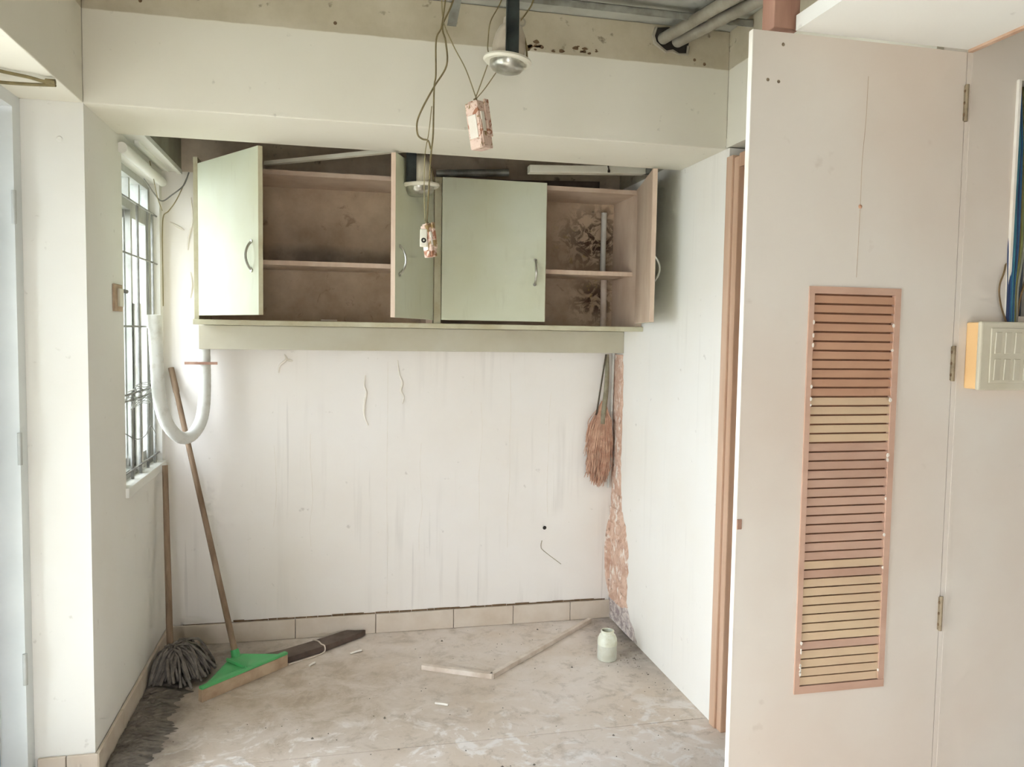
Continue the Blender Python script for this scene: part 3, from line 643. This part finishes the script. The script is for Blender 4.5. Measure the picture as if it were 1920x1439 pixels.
# dirt swept along the left skirting
m = MB(); rnd = random.Random(31); nx, ny = 16, 110; vs = []
for j in range(ny+1):
    y = 2.70+1.0*j/ny; wdt = .15+.012*math.sin(y*17)+.010*math.sin(y*41+1)+.008*math.sin(y*97)+rnd.uniform(-.012, .012)
    for i in range(nx+1):
        u = i/nx; x = XL+.0155+wdt*u; h = .022*max(0, math.sin(math.pi*min(1, u*.62+.38)))*(1-.25*math.sin(y*23)**2)
        h *= min(1, (ny-j)/14)*min(1, (j+1)/6)
        vs.append((x, y, .0008+max(0, h*(1-u**3)+rnd.uniform(-.003, .004)*(1-u))))
m.add(vs, [(j*(nx+1)+i, j*(nx+1)+i+1, (j+1)*(nx+1)+i+1, (j+1)*(nx+1)+i) for j in range(ny) for i in range(nx)])
dd = m.build('dirt_heap', 'dirt', smooth=False); dd['kind'] = 'stuff'
tag(dd, 'dark dust and dirt swept along the left skirting', 'dirt')
# crumbs scattered on the floor
m = MB(); rnd = random.Random(41)
for k in range(240):
    x = rnd.uniform(-.62, 1.38); y = rnd.uniform(2.3, 3.86)
    if rnd.random() < .35: x = 1.40-abs(rnd.gauss(0, .09)); y = rnd.uniform(3.0, 3.86)
    if (x < .25 and y > 3.50) or x < -.58: continue
    if abs((x-.668)*.666-(y-3.283)*.746) < .03 and .6 < x < 1.33 or (abs((x-.385)*-.461-(y-3.43)*.887) < .03 and .35 < x < .7): continue
    r = rnd.uniform(.001, .0034)*(1+(rnd.random() < .08)); a = rnd.uniform(0, 3); c, s = math.cos(a)*r, math.sin(a)*r
    m.add([(x+c, y+s, .0003), (x-s, y+c, .0003), (x-c, y-s, .0003), (x+s, y-c, .0003), (x, y, .0003+r*.9)], [(0, 1, 4), (1, 2, 4), (2, 3, 4), (3, 0, 4), (3, 2, 1, 0)])
fc = m.build('floor_crumbs', 'dirt'); fc['kind'] = 'stuff'; tag(fc, 'dark crumbs and grit scattered over the cement floor', 'debris')

# ------------------------------------------------------------------ loose things on the floor
ws = thing('wooden_strip', (.8, 3.45, 0), 'pale bent wooden strip lying in a V on the floor', 'strip')
A, B, C3 = Vector((.385, 3.43, 0)), Vector((.668, 3.283, 0)), Vector((1.298, 3.845, 0))
for a, b in ((A, B), (B, C3)):
    d = (b-a).normalized(); s = Vector((-d.y, d.x, 0))
    MB().obox(a-s*.011-d*.004, b-a+d*.008, s*.022, Vector((0, 0, .022))).build('strip_length', 'strip', ws, bevel=.002)
ja = thing('plastic_jar', (1.232, 3.385, 0), 'cloudy plastic jar without a lid on the floor by the white wall', 'jar')
MB().lathe((1.232, 3.385, 0), [(0, .001), (.042, .001), (.045, .006), (.045, .072)], 28).build('jar_base', 'jar_low', ja, smooth=True)
MB().lathe((1.232, 3.385, 0), [(.045, .072), (.0455, .085), (.044, .10), (.037, .116), (.030, .122), (.029, .128), (.031, .130), (.031, .136), (.029, .137), (.025, .137), (.024, .12), (.036, .10), (.04, .07), (0, .05)], 28).build('jar_shoulder', 'jar', ja, smooth=True)
MB().lathe((1.232, 3.385, .118), [(0, 0), (.024, 0)], 20).build('jar_mouth', 'dark_hole', ja)
bits = ((.097, 3.666, .03, .5, 'white shred of litter beside the dark plank'), (.421, 3.076, .028, -.5, 'white cigarette-like litter piece in the middle of the floor'), (-.098, 3.564, .02, .9, 'tiny white crumb of litter at the wiper tip'))
for x, y, l, a, lb in bits:
    d = Vector((math.cos(a), math.sin(a), 0))
    o = MB().tube([Vector((x, y, .005))-d*l, Vector((x, y, .006))+d*l*.5, Vector((x, y, .005))+d*l], [.004, .005, .0045], 7).build('litter_scrap', 'litter', smooth=True)
    tag(o, lb, 'litter', 'white litter on the floor')

# ------------------------------------------------------------------ hanging grass broom and pipe in the right corner
bm_ = thing('grass_broom', (1.35, 3.87, .70), 'brown dry grass broom hanging in the right back corner', 'broom')
MB().tube(smoothpath([(1.372, 3.872, 1.40), (1.374, 3.872, 1.30), (1.37, 3.872, 1.20), (1.358, 3.87, 1.10), (1.352, 3.87, 1.04)], 4), [.010+.006*(i/16) for i in range(17)], 10).build('binding', 'broom_h', bm_, smooth=True)
rnd = random.Random(51); m = MB()
for k in range(620):
    u = rnd.uniform(-1, 1); q = rnd.uniform(-1, 1)
    x0 = 1.358+u*.010; x1 = 1.350+u*(.050 if u > 0 else .066)+rnd.uniform(-.012, .010); zt = 1.13+rnd.uniform(-.03, .03); zb_ = .735+abs(u)**2*.06+rnd.uniform(-.03, .2)
    y1 = 3.872+q*.018
    P = smoothpath([(x0, 3.872, zt), (x0*.35+x1*.65, 3.872+q*.014, zt*.62+zb_*.38), (x1, y1, zb_+.06), (x1+rnd.uniform(-.02, .012), y1, zb_)], 3)
    P = [Vector((min(p.x, XR-.012), min(p.y, YB-.004), p.z)) for p in P]
    m.tube(P, [.0022]*(len(P)-1)+[.0012], 4)
br_ = m.build('grass_bristles', 'grass', bm_)
MB().tube(smoothpath([(1.362, 3.862, 1.40), (1.347, 3.86, 1.30), (1.33, 3.86, 1.18), (1.318, 3.86, 1.10), (1.312, 3.858, 1.088)]), .004, 6).build('hanging_cord', 'rope', bm_, smooth=True)
tag(MB().tube(smoothpath([(1.415, 3.893, 1.405), (1.412, 3.893, 1.2), (1.408, 3.892, 1.0), (1.408, 3.892, .85), (1.403, 3.893, .76), (1.402, 3.893, .70)]), .0065, 8).build('corner_conduit', 'pvc', smooth=True), 'thin pale conduit running down the damaged corner behind the broom', 'conduit')

# ------------------------------------------------------------------ downlights and the wires in front of the beam
def downlight(loc, axis, label, strap_dx, strap_top, body, k=1.0):
    t = thing('hanging_downlight', loc, label, 'ceiling lamp', 'downlights left hanging by their straps')
    c = Vector(loc)
    L = lambda prof: [(a*k, b*k) for a, b in prof]
    MB().lathe(c, L([(.052, .002), (.070, .0), (.076, .006), (.074, .012), (.056, .014), (.052, .010), (.052, .002)]), 32, axis).build('trim_ring', 'switch_edge', t, smooth=True)
    MB().lathe(c, L([(.055, .004), (.054, -.012), (.045, -.022), (.028, -.028), (0, -.030)]), 28, axis).build('reflector', 'chrome', t, smooth=True)
    MB().lathe(c, L([(.051, .010), (.052, .05), (.047, .085), (.036, .108), (.026, .118), (.026, .135), (0, .136)]), 28, axis).build('lamp_can', body, t, smooth=True)
    ax = Vector(axis).normalized()
    MB().tube([c+Vector((strap_dx, -.058, .012)), c+Vector((strap_dx+.004, -.052, strap_top-c.z))], .001, 4).build('strap_edge', 'dark_steel', t)
    x0 = c.x+strap_dx
    s = MB().box(x0-.018, x0+.018, c.y-.064, c.y-.056, c.z+.012, strap_top).box(x0-.022, x0-.016, c.y-.068, c.y-.056, c.z+.012, strap_top)
    s.build('hanging_strap', 'dark_steel', t, bevel=.001, segs=1)
    MB().tube([c+Vector((.046, -.02, .085)), c+Vector((.056, -.02, .05)), c+Vector((.058, -.02, .012))], .003, 6).build('spring_clip', 'wire', t, smooth=True)
    return t
downlight((.520, 2.45, 2.335), (.10, -.02, 1), 'chrome downlight dangling in front of the cream beam', .004, ZS, 'can')
downlight((.331, 3.25, 2.082), (-.06, 0, 1), 'pale downlight dangling before the open middle cabinet door', -.034, 2.5, 'switch', 1.12)
GW = 'thin wires dangling from the ceiling'
def wire(pts, label, r=.0026, mat='wire'):
    o = MB().tube(smoothpath(pts, 6), r, 6).build('hanging_wire', mat, smooth=True); return tag(o, label, 'wire', GW)
wire([(.345, 2.5, 2.63), (.332, 2.5, 2.526), (.321, 2.5, 2.445), (.305, 2.5, 2.403), (.305, 2.5, 2.298), (.300, 2.5, 2.257), (.298, 2.5, 2.119), (.292, 2.5, 2.053), (.285, 2.5, 1.921), (.281, 2.5, 1.845)], 'long straight olive wire holding the lower pink block')
wire([(.375, 2.512, 2.63), (.357, 2.512, 2.529), (.326, 2.512, 2.453), (.336, 2.512, 2.406), (.340, 2.512, 2.334), (.302, 2.512, 2.266), (.270, 2.512, 2.206), (.250, 2.512, 2.156), (.251, 2.512, 2.116), (.266, 2.512, 2.102), (.284, 2.512, 2.098), (.292, 2.512, 2.073)], 'wavy olive wire curling below the beam edge', .0028)
wire([(.322, 2.50, 2.63), (.324, 2.5, 2.477), (.355, 2.49, 2.392), (.393, 2.47, 2.314), (.424, 2.452, 2.224)], 'thin wire slanting down to the upper pink block', .0018, 'tanw')
wire([(.458, 2.45, 2.325), (.439, 2.45, 2.27), (.4215, 2.45, 2.222)], 'left of two wires from the chrome downlight to the upper block', .0018, 'tanw')
wire([(.485, 2.45, 2.304), (.452, 2.45, 2.255), (.4255, 2.45, 2.222)], 'right of two wires from the chrome downlight to the upper block', .0018, 'tanw')
wire([(.52, 2.45, 2.63), (.499, 2.45, 2.524), (.466, 2.45, 2.457), (.459, 2.45, 2.400), (.459, 2.45, 2.368), (.470, 2.45, 2.352)], 'wire loop at the left side of the chrome downlight', .0018)
wire([(.62, 2.45, 2.63), (.600, 2.45, 2.535), (.584, 2.45, 2.501), (.555, 2.45, 2.462)], 'wire entering the top right of the chrome downlight', .0024)
wire([(.2925, 2.496, 2.20), (.284, 2.494, 2.12), (.272, 2.492, 2.046), (.271, 2.492, 1.929), (.2745, 2.494, 1.845)], 'faint second wire down to the lower pink block', .0016, 'tanw')
tag(MB().obox((.345, 2.55, 2.47), (.03, 0, .16), (.03, .002, 0), (0, .003, 0)).build('metal_hanger', 'steel'), 'flat metal ceiling hanger beside the olive wires', 'hanger')

def dangling_block(c, size, rotz, tilt, label, seed):
    t = thing('dangling_block', c, label, 'connector block', 'pink blocks dangling on wires')
    R = Matrix.Rotation(tilt, 3, 'Y') @ Matrix.Rotation(rotz, 3, 'Z'); rnd = random.Random(seed)
    sx, sy, sz = size; c = Vector(c)
    def ob(x0, x1, y0, y1, z0, z1, name, mat, bev=.002):
        m = MB(); m.box(x0, x1, y0, y1, z0, z1); m.v = [c + R @ v for v in m.v]; return m.build(name, mat, t, bevel=bev)
    ob(-sx, sx, -sy, sy, -sz, sz, 'block_body', 'peel', .004)
    ob(-sx-.003, -sx, -sy*.6, sy*.7, -sz*.55, sz*.45, 'peeled_flake', 'curl')
    ob(-sx-.005, -sx, -sy, sy*.2, -sz*.98, -sz*.62, 'peeled_flake', 'peel')
    ob(-sx*.5, sx*.9, -sy*.5, sy*.9, sz*.98, sz*1.10, 'peeled_flake', 'peel')
    ob(-sx*.9, sx*.3, -sy-.004, -sy, -sz*.95, sz*.2, 'peeled_flake', 'peel')
    ob(sx*.2, sx, -sy-.006, -sy, -sz*.5, sz*1.12, 'peeled_flake', 'peel')
    ob(-sx*.7, -sx*.1, -sy-.005, -sy, -sz*.3, sz*.55, 'peeled_flake', 'curl')
    m = MB(); m.tube([Vector((0, 0, sz*.9)), Vector((0, 0, sz*1.2))], .006, 8); m.v = [c + R @ v for v in m.v]; m.build('wire_gland', 'wire', t)
    return t
dangling_block((.434, 2.45, 2.137), (.027, .024, .070), math.radians(42), math.radians(-9), 'peeling pink block dangling on wires below the chrome downlight', 1)
dangling_block((.288, 2.5, 1.785), (.013, .018, .050), math.radians(30), math.radians(-8), 'small pink and white block dangling before the open cabinet door', 2)
MBX = MB().box(.258, .280, 2.478, 2.492, 1.765, 1.82)
bx = [o for o in bpy.data.objects if o.name.startswith('dangling_block')][-1]
MBX.build('white_socket', 'switch_edge', bx, bevel=.003)
MB().lathe((.269, 2.478, 1.785), [(.003, .001), (.006, .002), (.008, 0)], 12, (0, -1, 0)).build('socket_hole', 'dark_hole', bx)

# ------------------------------------------------------------------ switch box and cables at far right
sb = thing('switch_box', (1.56, 1.57, 1.385), 'yellowed switch box under the blue cables at far right', 'switch box')
MB().box(1.464, 1.70, 1.562, 1.6, 1.386, 1.543).build('box_body', 'aged', sb, bevel=.004)
MB().box(1.462, 1.702, 1.552, 1.564, 1.384, 1.545).build('front_plate', 'switch', sb, bevel=.004)
pl = MB().box(1.488, 1.695, 1.549, 1.553, 1.402, 1.530).build('module_frame', 'switch', sb, bevel=.002)
for r_ in range(2):
    for k in range(7):
        x0 = 1.497+k*.0275; z0 = 1.408+r_*.062
        MB().obox((x0, 1.5495, z0), (.0195, .0030, 0), (0, -.0035, 0), (0, -.0015, .050)).build('rocker_switch', 'switch', pl, bevel=.001, segs=1)
GC = 'cables in the wall chase above the switch box'
cabs = [('navy', 'dark navy cable in the bundle above the switch box', 1.578, .004), ('blue', 'blue cable at the front of the wall bundle', 1.585, .005), ('teal', 'teal cable in the wall bundle', 1.592, .005), ('navy', 'second dark navy cable at the back of the wall bundle', 1.598, .004), ('blue', 'second blue cable right of the teal one', 1.602, .004), ('greenw', 'olive green cable slanting off the wall bundle', 1.612, .004), ('brownw', 'brown cable in the middle of the wall bundle', 1.606, .003), ('greyw', 'grey cable in the wall bundle', 1.620, .004)]
for i, (mt, lb, x, r) in enumerate(cabs):
    rnd = random.Random(60+i); xe = 1.566+.0035*i
    P = [(x+.004, 1.628, 2.11), (x+.003+rnd.uniform(-.003, .003), 1.614, 1.98), (x-.002+rnd.uniform(-.003, .003), 1.606, 1.85), (x-.006, 1.600, 1.73), (xe+.006, 1.594, 1.63), (xe, 1.586, 1.546)]
    tag(MB().tube(smoothpath(P, 5), r, 7).build('wall_cable', mt, smooth=True), lb, 'cable', GC)
tag(MB().tube(smoothpath([(1.577, 1.61, 1.70), (1.555, 1.592, 1.665), (1.540, 1.588, 1.63), (1.545, 1.588, 1.59), (1.562, 1.586, 1.546)], 6), .0022, 6).build('wall_cable', 'brownw', smooth=True), 'thin brown cable looping out left of the bundle', 'cable', GC)
tag(MB().tube(smoothpath([(1.64, 1.62, 1.75), (1.63, 1.60, 1.68), (1.60, 1.588, 1.60), (1.592, 1.586, 1.546)], 6), .0024, 6).build('wall_cable', 'brownw', smooth=True), 'thin brown cable curving in from the right of the bundle', 'cable', GC)
